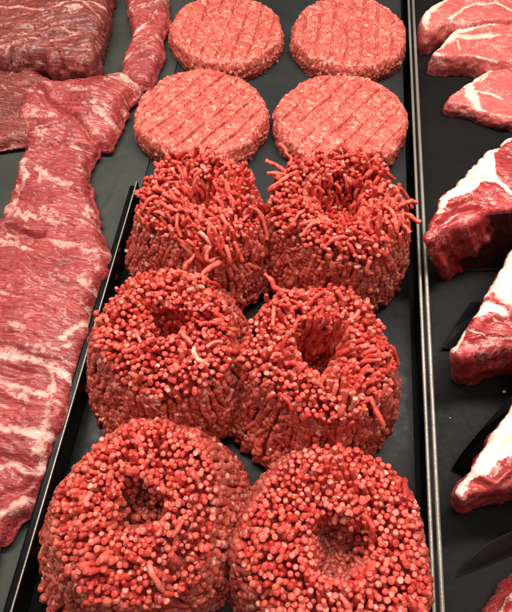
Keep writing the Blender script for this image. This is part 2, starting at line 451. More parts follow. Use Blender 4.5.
    bend = g.normal(scale=.0009, size=(S, 3)); Cn = Cn+bend[:, None, :]*np.sin(s1*math.pi)[None, :, None]
    Cn[:, :, 2] = np.maximum(Cn[:, :, 2], .0018)
    Rd = .0015*f1[None, :]*g.uniform(.75, 1.2, S)[:, None]
    P, Fq, ids, tt = tubes(Cn, Rd, 8, .5, 380, seed+9, .0004)
    side.add(P, Fq, np.clip(g.random(S)**3*.8, 0, 1)[ids], g.random(S)[ids])
    # longer strands pressed flat on the wall
    S = 210; th = g.uniform(0, 2*math.pi, S); vc = g.uniform(.02, .85, S); L = g.uniform(.07, .26, S); s1, f1 = sample_strand(1.0, .12, 12)
    vv = np.clip(vc[:, None]+(s1[None, :]-.5)*L[:, None], 0, 1); tv = th[:, None]+g.normal(scale=.10, size=S)[:, None]*(s1-.5)[None, :]+.03*np.sin(vv*9+seed)
    r, zz = wall(tv, vv); r = r+.0009+.0016*fbm(np.stack([np.cos(tv)*5, np.sin(tv)*5, vv*3], -1), 2, seed+4)
    Cn = np.stack([r*np.cos(tv), r*np.sin(tv), np.maximum(zz, .0018)], -1)
    P, Fq, ids, tt = tubes(Cn, .00165*f1[None, :]*g.uniform(.8, 1.15, S)[:, None], 8, .45, 380, seed+19, .0005)
    side.add(P, Fq, np.clip(g.random(S)**4*.8, 0, 1)[ids], g.random(S)[ids])
    # hidden core closes the gaps between columns
    nth, nv = 96, 14; V = []; Fc = []
    for q in range(nv+1):
        vv = q/nv
        for j in range(nth):
            t_ = 2*math.pi*j/nth; rr, z_ = wall(np.array([t_]), np.array([vv])); V.append(((rr[0]-.0022)*math.cos(t_), (rr[0]-.0022)*math.sin(t_), z_[0]))
    for q in range(nv):
        for j in range(nth): Fc.append((q*nth+j, (q+1)*nth+j, (q+1)*nth+(j+1) % nth, q*nth+(j+1) % nth))
    # inner bowl under the strand tips
    off = len(V); nr = 44
    for q in range(nr+1):
        for j in range(nth):
            t_ = 2*math.pi*j/nth; rr = Rt*.97*(1-q/nr*.999); X, Y = rr*math.cos(t_), rr*math.sin(t_)
            z_, _, _, _ = topz(np.array([X]), np.array([Y])); 
            hh = math.hypot(X-hole_off[0], Y-hole_off[1])/Rt
            up_ = (1-min(1, max(0, (hh-mush*.85)/.06))) if mush else 0
            V.append((X, Y, z_[0]-.0095+.0042*float(fbm(np.array([[X*200, Y*200, 9.+seed]]), 3, seed)[0])+up_*(.0065+.0060*float(fbm(np.array([[X*260, Y*260, 3.+seed]]), 3, seed)[0]))))
    for q in range(nr):
        for j in range(nth): Fc.append((off+q*nth+j, off+q*nth+(j+1) % nth, off+(q+1)*nth+(j+1) % nth, off+(q+1)*nth+j))
    nV = len(V); side.V.append(np.array(V)); side.F.append(np.array(Fc)+side.n)
    side.A['fat'].append(np.zeros(nV)); side.A['rnd'].append(np.full(nV, .25)); side.n += nV
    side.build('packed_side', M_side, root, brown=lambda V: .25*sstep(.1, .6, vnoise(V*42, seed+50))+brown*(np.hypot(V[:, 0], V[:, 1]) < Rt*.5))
    return root

G_m = 'round mounds of coarse ground beef in the black tray'
mound((133, 504), .0415, .0575, .072, 'ground beef mound with browned hollow, frontmost left, beside the long flank slab', G_m, hole=(.16, .36, .42), mess=.14, seed=11, lean=(-.04, -.05), skirt=(3.9, .009), hole_off=(.001, .0), brown=.65, special=[(-.75, -.35, -10, 5, .014, 5), (-.7, -.45, -15, 5, .016, -5)])
mound((340, 545), .0460, .0555, .072, 'ground beef mound of neatly upright strand tips, frontmost right, beside the steel rods', G_m, hole=(.18, .36, .32), mess=.05, seed=23, lean=(.02, -.06), mush=.26)
mound((163, 321), .0405, .0565, .072, 'middle ground beef mound of the left column, strands combed around its small hollow', G_m, hole=(.10, .33, .46), mess=.26, seed=35, lean=(.05, -.12), skirt=(4.1, .004), hole_off=(.002, .002),
      special=[(.35, .75, 65, 20, .022, -10)])
mound((322, 341), .0415, .0545, .072, 'ground beef mound with the deepest dark hollow, middle of the right column', G_m, hole=(.19, .41, .68), mess=.22, seed=47, skirt=(4.0, .007),
      special=[(-.55, .80, 235, 35, .034, 12), (-.62, .88, 140, 50, .018, 5), (.05, .72, 200, 25, .030, 8), (.68, -.62, 300, 0, .018, 4), (-.7, -.35, -25, 5, .03, 4)])
mound((200, 193), .0395, .0530, .073, 'shaggy ground beef mound by the tray corner, rearmost of the left column', G_m, hole=(.12, .34, .36), mess=.45, seed=59, lean=(-.10, -.16), back=.06, skirt=(3.3, .007),
      special=[(.1, -.95, 235, 10, .016, 10), (-.95, .1, 170, 10, .010, -30), (-.9, .25, 190, 0, .012, 50)])
mound((341, 197), .0435, .0530, .072, 'shaggy ground beef mound with stray strands touching the rods, rearmost of the right column', G_m, hole=(.24, .50, .36), mess=.42, seed=71, back=.05, lean=(-.02, -.06),
      special=[(-.75, .75, 120, 50, .022, 10), (-.85, .6, 165, 45, .018, 0), (.88, .15, 10, 25, .014, -20), (.9, -.05, -5, 20, .015, -30), (.85, -.2, -30, 10, .013, -40), (.82, .0, 20, 30, .013, 10), (-.8, .45, 180, 30, .016, 10)])

# ------------------------------------------------------------------ slabs
def resample(poly, step, closed=True):
    P = np.asarray(poly, float)
    # Catmull-Rom
    n = len(P); out = []
    for i in range(n):
        p0, p1, p2, p3 = P[(i-1) % n], P[i], P[(i+1) % n], P[(i+2) % n]
        m = max(2, int(np.linalg.norm(p2-p1)/step))
        for k in range(m):
            t = k/m
            out.append(.5*((2*p1)+(-p0+p2)*t+(2*p0-5*p1+4*p2-p3)*t*t+(-p0+3*p1-3*p2+p3)*t**3))
    return np.array(out)
def seg_dist(Q, A, B):
    """distance of points Q (n,2) to nearest of segments A->B"""
    best = np.full(len(Q), 1e9)
    for a, b in zip(A, B):
        ab = b-a; L2 = (ab**2).sum()+1e-14
        t = np.clip(((Q-a)@ab)/L2, 0, 1)
        d = np.linalg.norm(Q-(a+t[:, None]*ab), axis=1); best = np.minimum(best, d)
    return best
def inside(Q, P):
    x, y = Q.T; r = np.zeros(len(Q), bool); n = len(P)
    for i in range(n):
        x1, y1 = P[i]; x2, y2 = P[(i+1) % n]
        c = ((y1 > y) != (y2 > y))
        with np.errstate(divide='ignore', invalid='ignore'): xi = (x2-x1)*(y-y1)/(y2-y1+1e-15)+x1
        r ^= (c & (x < xi))
    return r

def slab(name, poly_w, ztop, zbot, step, edge, height=None, disp=None, fatf=None, m=None, parent=None, rough_edge=.0012, ef=140, bulge=.0015, sides=14, rndf=None, taper=0, origin=None):
    B = resample(poly_w, step)
    nb = len(B); nx = np.roll(B, -1, 0)-np.roll(B, 1, 0); nrm = np.stack([nx[:, 1], -nx[:, 0]], 1); nrm /= np.linalg.norm(nrm, axis=1, keepdims=True)+1e-12
    area = .5*np.sum(B[:, 0]*np.roll(B[:, 1], -1)-np.roll(B[:, 0], -1)*B[:, 1])
    if area < 0: nrm = -nrm
    B = B+nrm*(rough_edge*fbm(B*ef, 3, 3))[:, None]
    lo = B.min(0); hi = B.max(0)
    gx, gy = np.meshgrid(np.arange(lo[0], hi[0], step), np.arange(lo[1], hi[1], step*.87)); gx = gx+(np.arange(gx.shape[0]) % 2)[:, None]*step*.5
    Q = np.stack([gx.ravel(), gy.ravel()], 1)
    Q = Q[inside(Q, B)]; d = seg_dist(Q, B, np.roll(B, -1, 0)); k = d > step*.55; Q = Q[k]; d = d[k]
    Q = Q+rng.normal(scale=step*.08, size=Q.shape)
    allp = np.concatenate([B, Q])
    sc = 1000.0
    vs, es, fs, ov, oe, of = delaunay_2d_cdt([Vector((a*sc, b*sc)) for a, b in allp], [(i, (i+1) % nb) for i in range(nb)], [], 1, 1e-6)
    V2 = np.array([(v[0]/sc, v[1]/sc) for v in vs])
    dd = seg_dist(V2, B, np.roll(B, -1, 0))
    q = np.clip(1-dd/edge, 0, 1); z = ztop-edge*.92*(1-np.sqrt(np.clip(1-q*q, 0, 1)))
    hz = height(V2, dd) if height else np.zeros(len(V2))
    # boundary order
    idx = {}
    for new, olds in enumerate(ov):
        for o_ in olds:
            if o_ < nb: idx[o_] = new
    ring = [idx[i] for i in range(nb) if i in idx]
    rr = []
    for i in ring:
        if not rr or rr[-1] != i: rr.append(i)
    ring = np.array(rr); nr = len(ring)
    Vt = np.concatenate([V2, (z+hz)[:, None]], 1)
    RB = V2[ring]; nx = np.roll(RB, -1, 0)-np.roll(RB, 1, 0); rn = np.stack([nx[:, 1], -nx[:, 0]], 1); rn /= np.linalg.norm(rn, axis=1, keepdims=True)+1e-12
    if area < 0: rn = -rn
    V = [Vt]; Fc = [tuple(f) if True else f for f in fs]
    # orient faces up
    Ff = []
    for f in Fc:
        a, b, c = V2[f[0]], V2[f[1]], V2[f[2]]
        cr = (b[0]-a[0])*(c[1]-a[1])-(b[1]-a[1])*(c[0]-a[0])
        Ff.append(f if cr > 0 else f[::-1])
    prev = ring; zt = Vt[ring, 2]; n0 = len(Vt)
    for s in range(1, sides+1):
        t = s/sides; off = bulge*math.sin(math.pi*min(1, t*1.05))
        zz = zt*(1-t)+zbot*t
        newv = np.concatenate([RB+rn*off+np.array([taper, taper*.25])*t, zz[:, None]], 1); V.append(newv)
        cur = np.arange(n0, n0+nr); n0 += nr
        for i in range(nr):
            j = (i+1) % nr
            f = (prev[i], cur[i], cur[j], prev[j])
            Ff.append(f if area > 0 else f[::-1])
        prev = cur
    V = np.concatenate(V); issd = np.zeros(len(V)); issd[len(Vt):] = 1
    # normals
    N = np.zeros_like(V); tri = np.array([f[:3] for f in Ff])
    fn = np.cross(V[tri[:, 1]]-V[tri[:, 0]], V[tri[:, 2]]-V[tri[:, 0]])
    for q_ in range(3): np.add.at(N, tri[:, q_], fn)
    N /= np.linalg.norm(N, axis=1, keepdims=True)+1e-15
    dall = np.concatenate([dd, np.zeros(len(V)-len(dd))])
    if disp:
        V = V+N*disp(V, N, issd, dall)[:, None]
        V[:, 2] = np.maximum(V[:, 2], zbot)
    at_ = {'fat': fatf(V, issd, dall) if fatf else np.zeros(len(V)), 'rnd': rndf(V) if rndf else np.zeros(len(V))}
    if origin is None: origin = np.array([B[:, 0].mean(), B[:, 1].mean(), zbot])
    return build(name, V, [tuple(int(i) for i in f) for f in Ff], m, parent, at_, origin=origin)

# ---- patties
PT = .004
def patty(cpx, wpx, ang, label, seed, thick=.021):
    zt = PT+thick
    c = at(cpx[0], cpx[1], zt)
    e1 = at(cpx[0]-wpx/2, cpx[1], zt); e2 = at(cpx[0]+wpx/2, cpx[1], zt); R = np.linalg.norm((e2-e1)[:2])/2-.002
    th = np.linspace(0, 2*math.pi, 60, endpoint=False)
    rr = R*(1+.018*np.sin(2*th+seed)+.012*np.sin(3*th+seed*2)+.010*np.sin(7*th+seed))
    rr = rr-R*.05*np.exp(-((np.angle(np.exp(1j*(th-seed*1.9))))/.10)**2)-R*.03*np.exp(-((np.angle(np.exp(1j*(th-seed*3.1))))/.16)**2)
    poly = np.stack([c[0]+rr*np.cos(th), c[1]+rr*np.sin(th)], 1)
    ca, sa = math.cos(math.radians(ang)), math.sin(math.radians(ang))
    def grains(V):
        P = V*np.array([1, 1, 1.0]); w = np.stack([vnoise(P*150, seed+k) for k in range(3)], 1)*.0012
        return voro((P+w)*np.array([430, 430, 430]), seed), voro((P+w)*290, seed+3)
    cache = {}
    def disp(V, N, sd, dd):
        (a1, a2, id1), (b1, b2, id2) = grains(V)
        cache['id'] = (id1, id2, a2-a1, b2-b1)
        flat = 1-.45*sstep(.6, .9, N[:, 2])
        d = .8*flat*(.0006*(np.minimum(a2-a1, .35)/.35-.6)+.0005*(id1-.5)+.0012*(np.minimum(b2-b1, .35)/.35-.6)+.0011*(id2-.5))
        topm = sstep(.5, .9, N[:, 2])
        u = (V[:, 0]-c[0])*(-sa)+(V[:, 1]-c[1])*ca+.0012*vnoise(V*40, seed)
        u = u/.0138+seed*.37; fr = np.abs(u-np.round(u))*.0138
        g_ = np.exp(-(fr/.0009)**2)*sstep(.001, .008, dd)*(.55+.45*sstep(-.4, .3, vnoise(V*55, seed+8)))
        d = d-.0043*g_*topm+.0016*fbm(V*45, 3, seed)
        edge = 1-sstep(0, .006, dd); d = d*(1-.1*edge)+edge*.0010*fbm(V*110, 3, seed+2)
        return d
    def fatf(V, sd, dd):
        id1, id2, e1_, e2_ = cache['id']; return np.clip(.12+.55*(id1**3)+.25*(id2**4), 0, 1)
    def rndf(V): return np.clip(.15+.75*cache['id'][1]-.3*(1-np.minimum(cache['id'][2], .2)/.2)-.35*(1-np.minimum(cache['id'][3], .16)/.16), 0, 1)
    o = slab('beef_patty', poly, zt, PT, .00075, .0075, None, disp, fatf, M_patty, rough_edge=.0012, bulge=.0012, sides=16, rndf=rndf)
    tag(o, label, 'patty', 'ribbed raw beef patties on the dark sheet')
patty((226, 26), 119, 85, 'raw beef patty with upright press lines, rearmost left, beside the narrow red strip', 3)
patty((350, 28), 122, 88, 'raw beef patty at back right against the steel rods, with near upright press lines', 5)
patty((201, 109), 137, 58, 'raw beef patty with slanting press lines, front left of the four', 8)
patty((342, 115), 140, 57, 'raw beef patty with slanting press lines beside the steel rods, front right of the four', 12)

# ---- generic meat cuts traced from the place
def pl(pts, z): return atl(pts, z)
def meat(name, px, ztop, zbot, mtl, label=None, cat=None, group=None, fatl=(), fatp=(), bumps=(), ridges=(), edge=.005, step=.0011, nz=.0016, nf=45, fine=.0005, parent=None, sidefat=0., rough_edge=.0016, bulge=.0015, taper=0, sidedisp=.0015, origin=None, seed=1, edgefat=0, streak=0, streak_ang=0, ef=140, fatnoise=.3, memb=0):
    fl = [(pl(p, ztop), w, s) for p, w, s in fatl]
    fp = [(pl(p, ztop), s) for p, s in fatp]
    bm = [(at(x, y, ztop)[:2], r, h) for x, y, r, h in bumps]
    rg = [(pl(p, ztop), w, h) for p, w, h in ridges]
    ca, sa = math.cos(math.radians(streak_ang)), math.sin(math.radians(streak_ang))
    def height(Q, dd):
        h = nz*fbm(np.concatenate([Q*nf, np.full((len(Q), 1), seed*3.1)], 1), 4, seed)
        for c, r, a in bm: h = h+a*np.exp(-(((Q-c)**2).sum(1))/r**2)
        for p, w, a in rg:
            d = seg_dist(Q+.0015*np.stack([vnoise(Q*120, 1), vnoise(Q*120, 2)], 1), p[:-1], p[1:]); h = h+a*np.exp(-(d/w)**2)
        if streak:
            U = Q[:, 0]*ca+Q[:, 1]*sa; W_ = -Q[:, 0]*sa+Q[:, 1]*ca+.004*vnoise(Q*30, seed+7)
            h = h+streak*fbm(np.stack([U*40, W_*420, U*0], 1), 3, seed+5)
        return h*sstep(-.001, .006, dd)
    def disp(V, N, sd, dd):
        return fine*fbm(V*400, 3, seed)+sd*sidedisp*fbm(V*np.array([130, 130, 90]), 3, seed+1)
    def fatf(V, sd, dd):
        Q = V[:, :2]; j = .0022*np.stack([fbm(V*90, 3, 21), fbm(V*90, 3, 22)], 1); Qj = Q+j
        f = np.zeros(len(V))
        for p, w, s in fl:
            d = seg_dist(Qj, p[:-1], p[1:]); f = np.maximum(f, s*np.exp(-(d/w)**2))
        for p, s in fp: f = np.maximum(f, s*inside(Qj, p))
        if memb:
            Wp = -Q[:, 0]*sa+Q[:, 1]*ca+.012*vnoise(Q*22, seed+17); Up = Q[:, 0]*ca+Q[:, 1]*sa
            b = fbm(np.stack([Up*38, Wp*150, Up*0+seed], 1), 4, seed+9)+.35*fbm(Q*30, 2, seed+11)
            f = np.maximum(f, memb*sstep(.08, .42, b))
        if edgefat: f = np.maximum(f, edgefat*(1-sstep(.0, .004, dd+sd*.0))*(1-sd)*sstep(-.3, .3, vnoise(V*60, 4)))
        f = f+fatnoise*(fbm(V*70, 3, 31))*(f > .05)
        return np.where(sd > 0, f*sidefat, f)
    o = slab(name, pl(px, ztop), ztop, zbot, step, edge, height, disp, fatf, mtl, parent, rough_edge, ef, bulge, taper=taper, origin=origin)
    if label: tag(o, label, cat, group)
    return o

LZ = .006     # left liner
K = [(-30, 240), (-12, 226), (0, 208), (12, 178), (18, 155), (22, 142), (22, 127), (16, 111), (20, 96), (27, 82), (34, 78), (59, 79), (78, 75), (97, 71), (112, 70), (126, 71), (132, 77), (140, 82), (134, 90), (129, 94), (122, 108), (117, 120), (108, 138), (95, 141), (94, 149), (86, 163), (86, 176), (88, 189), (94, 206), (97, 222), (102, 238), (111, 251), (109, 262), (107, 270), (99, 280), (92, 298), (87, 312), (88, 330), (80, 350), (74, 370), (72, 388), (68, 410), (59, 433), (50, 455), (43, 472), (38, 482), (28, 494), (30, 503), (26, 513), (12, 522), (4, 534), (-8, 545), (-30, 560)]
meat('flank_slab', K, LZ+.015, LZ, M_flank, 'long raw flank slab with pale fat bands running down the left side of the picture', 'beef slab',
     fatl=[([(-20, 352), (30, 358), (60, 372), (82, 385)], .0040, .75), ([(-20, 338), (20, 345), (55, 350), (70, 345)], .0022, .55), ([(-20, 372), (20, 388), (48, 398)], .0030, .7), ([(60, 340), (72, 330), (90, 318)], .0032, .6),
           ([(-10, 425), (25, 432), (48, 438)], .0040, .7), ([(-10, 470), (12, 462), (34, 472)], .003, .6), ([(40, 180), (38, 165), (50, 178), (70, 186)], .0034, .65), ([(20, 160), (26, 175), (14, 200), (8, 215)], .004, .55), ([(24, 140), (28, 120), (22, 100)], .0025, .45),
           ([(48, 345), (52, 375), (48, 410), (42, 440), (38, 470)], .0040, .55), ([(2, 515), (24, 500)], .0045, .8), ([(55, 215), (80, 222), (92, 226)], .0018, .5), ([(40, 236), (60, 246), (88, 254)], .0025, .5), ([(30, 235), (50, 240), (65, 262)], .0018, .4), ([(0, 292), (30, 300), (55, 322)], .0015, .4),
           ([(70, 90), (90, 100), (105, 98)], .007, .5), ([(48, 108), (58, 116)], .003, .5), ([(85, 120), (95, 132)], .005, .5), ([(75, 365), (72, 395), (62, 425)], .0035, .5)],
     bumps=[(95, 100, .022, .012), (50, 92, .018, .006), (45, 130, .012, .004), (60, 210, .02, .003), (40, 270, .03, .004), (30, 330, .02, .003), (25, 410, .018, .003), (22, 450, .014, .003), (12, 512, .012, .003), (90, 255, .012, .003)],
     ridges=[([(34, 82), (48, 105), (75, 118), (92, 138)], .0032, -.0055), ([(10, 226), (25, 232), (40, 234)], .0028, -.006), ([(30, 150), (60, 142), (90, 150)], .003, -.003), ([(20, 140), (50, 130), (70, 118)], .0025, .003), ([(68, 190), (80, 196), (90, 192)], .0018, -.003),
             ([(-10, 365), (30, 372), (50, 380)], .0024, -.0022), ([(-10, 400), (30, 408), (52, 412)], .0024, -.002), ([(-10, 455), (25, 462), (40, 465)], .003, -.0035), ([(0, 500), (20, 490), (30, 480)], .003, -.004), ([(30, 262), (60, 268), (95, 262)], .0022, -.0022), ([(55, 285), (75, 292), (90, 280)], .002, -.002)],
     edge=.010, step=.0011, nz=.0032, nf=30, fine=.0006, streak=.0019, streak_ang=-14, rough_edge=.0028, edgefat=.3, seed=3, memb=.50)
meat('trim_piece', [(-40, 60), (-10, 61), (12, 62), (30, 66), (50, 76), (62, 90), (50, 120), (28, 136), (10, 139), (-10, 142), (-40, 142)], LZ+.011, LZ, M_trim, 'dark red beef trim lying half under the top fold of the long flank slab', 'beef trim',
     fatl=[([(-10, 80), (20, 95)], .0015, .4), ([(-10, 100), (14, 110), (22, 125)], .0015, .35)], edge=.009, nz=.003, streak=.001, seed=5, memb=.4, rough_edge=.0025)
meat('trim_block', [(-40, -30), (40, -32), (104, -30), (106, -8), (103, 10), (100, 20), (98, 32), (94, 44), (93, 56), (80, 57), (62, 56), (48, 57), (36, 52), (15, 54), (-10, 52), (-40, 52)], LZ+.028, LZ, M_trim, 'thick dark red beef cut with thin white seams filling the top left corner', 'beef cut',
     fatl=[([(-10, 4), (20, 6), (50, 14), (75, 4), (110, 2)], .0020, .6), ([(0, -8), (30, -2), (60, -8)], .0022, .55), ([(45, 32), (60, 27), (90, 32)], .0013, .6), ([(44, 30), (56, 44), (60, 54)], .0014, .5), ([(25, 52), (26, 42), (34, 38)], .001, .5), ([(5, 20), (12, 34), (4, 44)], .0010, .35), ([(85, 4), (100, 16)], .003, .5)],
     ridges=[([(40, 34), (70, 30), (95, 30)], .0025, -.004), ([(-10, 28), (15, 30), (32, 26)], .0025, -.003), ([(55, 45), (62, 55)], .002, .003)], bumps=[(60, 10, .02, .004), (20, 40, .012, .003), (90, 20, .01, .002)],
     edge=.012, nz=.0045, nf=40, streak=.0014, streak_ang=20, seed=6, memb=.45, rough_edge=.0028, sidefat=.4, sidedisp=.002)
meat('trim_strip', [(128, -20), (160, -20), (167, 6), (166, 18), (161, 28), (162, 44), (156, 62), (150, 76), (141, 79), (130, 75), (121, 70), (122, 52), (128, 38), (131, 24), (128, 8)], LZ+.016, LZ, M_flank, 'narrow red beef strip at the top edge between the corner cut and the patties', 'beef strip',
     fatl=[([(135, 32), (150, 20), (156, 12)], .003, .65), ([(135, 40), (160, 42)], .0018, .5), ([(130, 4), (134, 14)], .002, .45), ([(138, 60), (156, 56)], .001, .3)],
     ridges=[([(134, 30), (150, 22), (160, 8)], .0022, .003), ([(138, 26), (150, 14)], .002, -.003)], edge=.010, nz=.003, streak=.001, streak_ang=60, seed=7, memb=.5, rough_edge=.002)

RZ = .0
G_s = 'thin marbled steaks overlapping in the back of the right tray'
meat('marbled_steak', [(424, 13), (433, 5), (444, -1), (462, -12), (500, -22), (560, -20), (560, 16), (512, 19), (487, 20), (472, 23), (452, 23), (444, 25), (436, 28), (427, 30), (423, 22)], RZ+.027, RZ, M_steak, 'rearmost marbled steak, thick one with its cut side showing, top right corner', 'steak', G_s,
     fatl=[([(426, 22), (428, 12), (444, 1), (470, -12)], .0038, 1.1), ([(425, 25), (427, 28)], .002, .8), ([(450, 18), (462, 10), (475, 3), (495, 3), (515, 12)], .0018, .95), ([(452, 22), (450, 14)], .001, .6), ([(470, 3), (480, -4)], .001, .6), ([(434, 26), (444, 20)], .0012, .6)],
     edge=.0020, step=.0009, nz=.0014, fine=.0006, seed=11, sidefat=.35, rough_edge=.0008)
meat('marbled_steak', [(433, 52), (441, 46), (447, 38), (455, 30), (465, 26), (477, 23), (494, 20), (512, 19), (560, 20), (560, 76), (512, 62), (494, 62), (477, 57), (462, 56), (450, 56), (440, 55)], RZ+.022, RZ, M_steak, 'pointed marbled steak with wide white fat edge, second from the back in the right tray', 'steak', G_s,
     fatl=[([(441, 47), (455, 31), (480, 24), (512, 20), (550, 20)], .0046, 1.2), ([(458, 36), (475, 37), (492, 35)], .0038, 1.1), ([(480, 34), (500, 36)], .0013, .9), ([(456, 40), (459, 50)], .0014, .9), ([(440, 50), (450, 40)], .0018, .8), ([(476, 56), (500, 62), (550, 72)], .0013, .7), ([(436, 53), (440, 54)], .002, .9), ([(495, 52), (512, 44)], .0007, .5)],
     edge=.0020, step=.0009, nz=.0014, fine=.0006, seed=12, sidefat=.3, rough_edge=.0008)
meat('marbled_steak', [(448, 100), (452, 94), (462, 87), (472, 81), (484, 73), (494, 66), (512, 64), (560, 62), (560, 124), (512, 118), (505, 118), (487, 112), (466, 105), (450, 103)], RZ+.014, RZ, M_steak, 'marbled steak with red ragged tip lying alone in front of the other two', 'steak', G_s,
     fatl=[([(465, 86), (480, 76), (494, 68), (512, 66), (550, 64)], .0034, 1.15), ([(468, 85), (472, 96), (478, 106)], .0048, 1.2), ([(474, 92), (490, 94), (500, 98)], .0020, 1.0), ([(480, 82), (486, 76)], .002, .7), ([(478, 107), (492, 113), (512, 117)], .0010, .7)],
     edge=.0020, step=.0009, nz=.0014, fine=.0006, seed=13, sidefat=.25, rough_edge=.0012)

G_r = 'thick fat capped roasts along the right edge'
meat('rib_roast', [(425, 234), (430, 222), (438, 206), (443, 194), (455, 183), (462, 176), (474, 163), (487, 151), (496, 148), (512, 136), (560, 110), (560, 214), (512, 208), (492, 212), (478, 220), (462, 226), (448, 228), (436, 236), (428, 240)], RZ+.055, RZ, M_roast, 'thick roast with ragged red front and broad white fat cap, behind the smoky pane', 'roast', G_r,
     fatp=[([(441, 198), (462, 174), (487, 149), (494, 147), (494, 160), (500, 178), (512, 190), (498, 182), (480, 182), (476, 192), (462, 196), (446, 200)], 1.2)],
     fatl=[([(494, 150), (512, 136), (560, 108)], .0025, 1.0), ([(500, 182), (512, 192)], .002, 1.0), ([(438, 210), (446, 202)], .003, .7), ([(440, 224), (455, 214), (470, 212)], .0012, .6), ([(480, 204), (500, 202)], .001, .5)],
     bumps=[(470, 208, .012, .003)], ridges=[([(462, 178), (478, 182)], .001, -.0015), ([(440, 222), (460, 212), (480, 208)], .002, -.004), ([(450, 206), (470, 200)], .002, .003)],
     edge=.004, step=.0010, nz=.0024, nf=60, fine=.0005, seed=21, sidefat=.1, rough_edge=.003, sidedisp=.004, taper=.026)
meat('rib_roast', [(455, 350), (463, 334), (470, 322), (478, 310), (488, 294), (497, 278), (506, 262), (514, 248), (550, 200), (575, 230), (575, 350), (512, 346), (494, 349), (480, 352), (470, 356), (461, 357)], RZ+.048, RZ, M_roast, 'middle roast on the right, its red face edged by a thin white fat line', 'roast', G_r,
     fatl=[([(453, 350), (470, 322), (488, 294), (506, 262), (514, 248)], .0016, 1.2), ([(480, 312), (490, 306), (504, 312)], .004, 1.0), ([(500, 280), (512, 290), (540, 300)], .012, 1.2), ([(510, 262), (530, 260)], .010, 1.2), ([(470, 330), (485, 338), (512, 340)], .0010, .7), ([(496, 318), (512, 326)], .001, .6)],
     ridges=[([(486, 322), (500, 318), (512, 320)], .002, -.003), ([(470, 340), (490, 334), (512, 338)], .002, .003)],
     edge=.003, step=.0010, nz=.0018, nf=60, fine=.0005, seed=22, sidefat=.1, rough_edge=.0018, sidedisp=.003, taper=.014)
meat('rib_roast', [(458, 492), (463, 482), (472, 468), (480, 456), (490, 440), (500, 424), (514, 404), (560, 350), (590, 380), (590, 480), (530, 484), (512, 488), (492, 492), (474, 494), (464, 500)], RZ+.048, RZ, M_roast, 'front roast on the right, mostly white fat face, a long black leaf behind it', 'roast', G_r,
     fatp=[([(462, 482), (480, 454), (512, 402), (560, 350), (580, 380), (540, 450), (512, 456), (500, 462), (486, 474), (474, 478)], 1.15)],
     fatl=[([(458, 492), (466, 480)], .003, .7)],
     ridges=[([(478, 478), (492, 484), (512, 470)], .002, .004), ([(470, 484), (486, 488)], .002, -.003)],
     edge=.003, step=.0010, nz=.0016, nf=60, fine=.0005, seed=23, sidefat=.15, rough_edge=.0015, sidedisp=.003, taper=.014)
meat('rib_roast', [(500, 624), (504, 608), (512, 594), (530, 576), (580, 554), (590, 690), (500, 670)], RZ+.03, RZ, M_roast, 'roast of which only a corner with a pale edge shows, bottom right corner', 'roast', G_r,
     fatl=[([(500, 624), (504, 608), (513, 593)], .002, .8), ([(505, 590), (520, 600)], .003, .7)], edge=.005, step=.0012, seed=24, sidefat=.2, rough_edge=.0025)

# ---- thin flat black pieces behind the roasts and smoky dividers
def piece(name, pts, th, mtl, label, cat, group=None):
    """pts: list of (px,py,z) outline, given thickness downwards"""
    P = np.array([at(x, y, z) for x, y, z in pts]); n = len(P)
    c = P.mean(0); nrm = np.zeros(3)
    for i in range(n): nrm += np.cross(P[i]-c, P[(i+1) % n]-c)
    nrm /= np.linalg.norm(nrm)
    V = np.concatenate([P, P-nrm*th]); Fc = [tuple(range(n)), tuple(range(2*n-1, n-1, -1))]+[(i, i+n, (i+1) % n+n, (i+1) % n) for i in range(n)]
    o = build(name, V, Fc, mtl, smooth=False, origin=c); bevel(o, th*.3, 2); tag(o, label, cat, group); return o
piece('black_piece', [(441, 349, .002), (453, 329, .004), (470, 303, .008), (495, 300, .008), (470, 350, .002)], .0008, M_black_piece, 'small black leaf poking out left of the middle roast', 'piece', 'thin black pieces behind the roasts')
piece('black_piece', [(452, 469, .002), (462, 453, .012), (480, 431, .022), (500, 408, .031), (520, 386, .040), (524, 398, .040), (500, 430, .029), (482, 455, .018), (464, 474, .003)], .0008, M_black_piece, 'long black leaf leaning along the white edge of the front roast', 'piece', 'thin black pieces behind the roasts')
piece('smoky_divider', [(455, 576, .001), (466, 560, .007), (484, 544, .012), (512, 530, .014), (560, 516, .014), (560, 540, .001), (512, 553, .001), (480, 566, .001)], .0012, M_smoke, 'dark see-through plastic fin lying in front of the front roast', 'divider')
piece('smoky_divider', [(446, 270, .002), (462, 222, .046), (480, 214, .054), (560, 208, .060), (560, 262, .002), (500, 268, .002)], .0012, M_smoke, 'smoky see-through plastic pane leaning against the roast with the broad fat cap', 'divider')

# crumbs
def crumb(px, py, r, z, label):
    c = at(px, py, z); V = []; Fc = []
    n, k = 10, 6
    for i in range(k+1):
        for j in range(n):
            a = math.pi*i/k; b = 2*math.pi*j/n; w = 1+.35*random.uniform(-1, 1)*(0 < i < k)
            V.append((c[0]+r*w*math.sin(a)*math.cos(b), c[1]+r*.8*w*math.sin(a)*math.sin(b), max(z, c[2]+r*.6*(1+math.cos(a)))))
    for i in range(k):
        for j in range(n): Fc.append((i*n+j, (i+1)*n+j, (i+1)*n+(j+1) % n, i*n+(j+1) % n))
    o = build('fat_crumb', V, Fc, M_crumb, origin=c); tag(o, label, 'crumb', 'white fat crumbs on the right tray')
crumb(503.5, 392, .0014, .0005, 'larger white fat crumb on black tray between middle and front roasts')
crumb(474.5, 438.5, .0006, .0005, 'tiny white fat crumb on black tray left of the long black leaf')
crumb(450, 418, .0004, .0005, 'faint white fat speck on black tray nearer the steel rods')

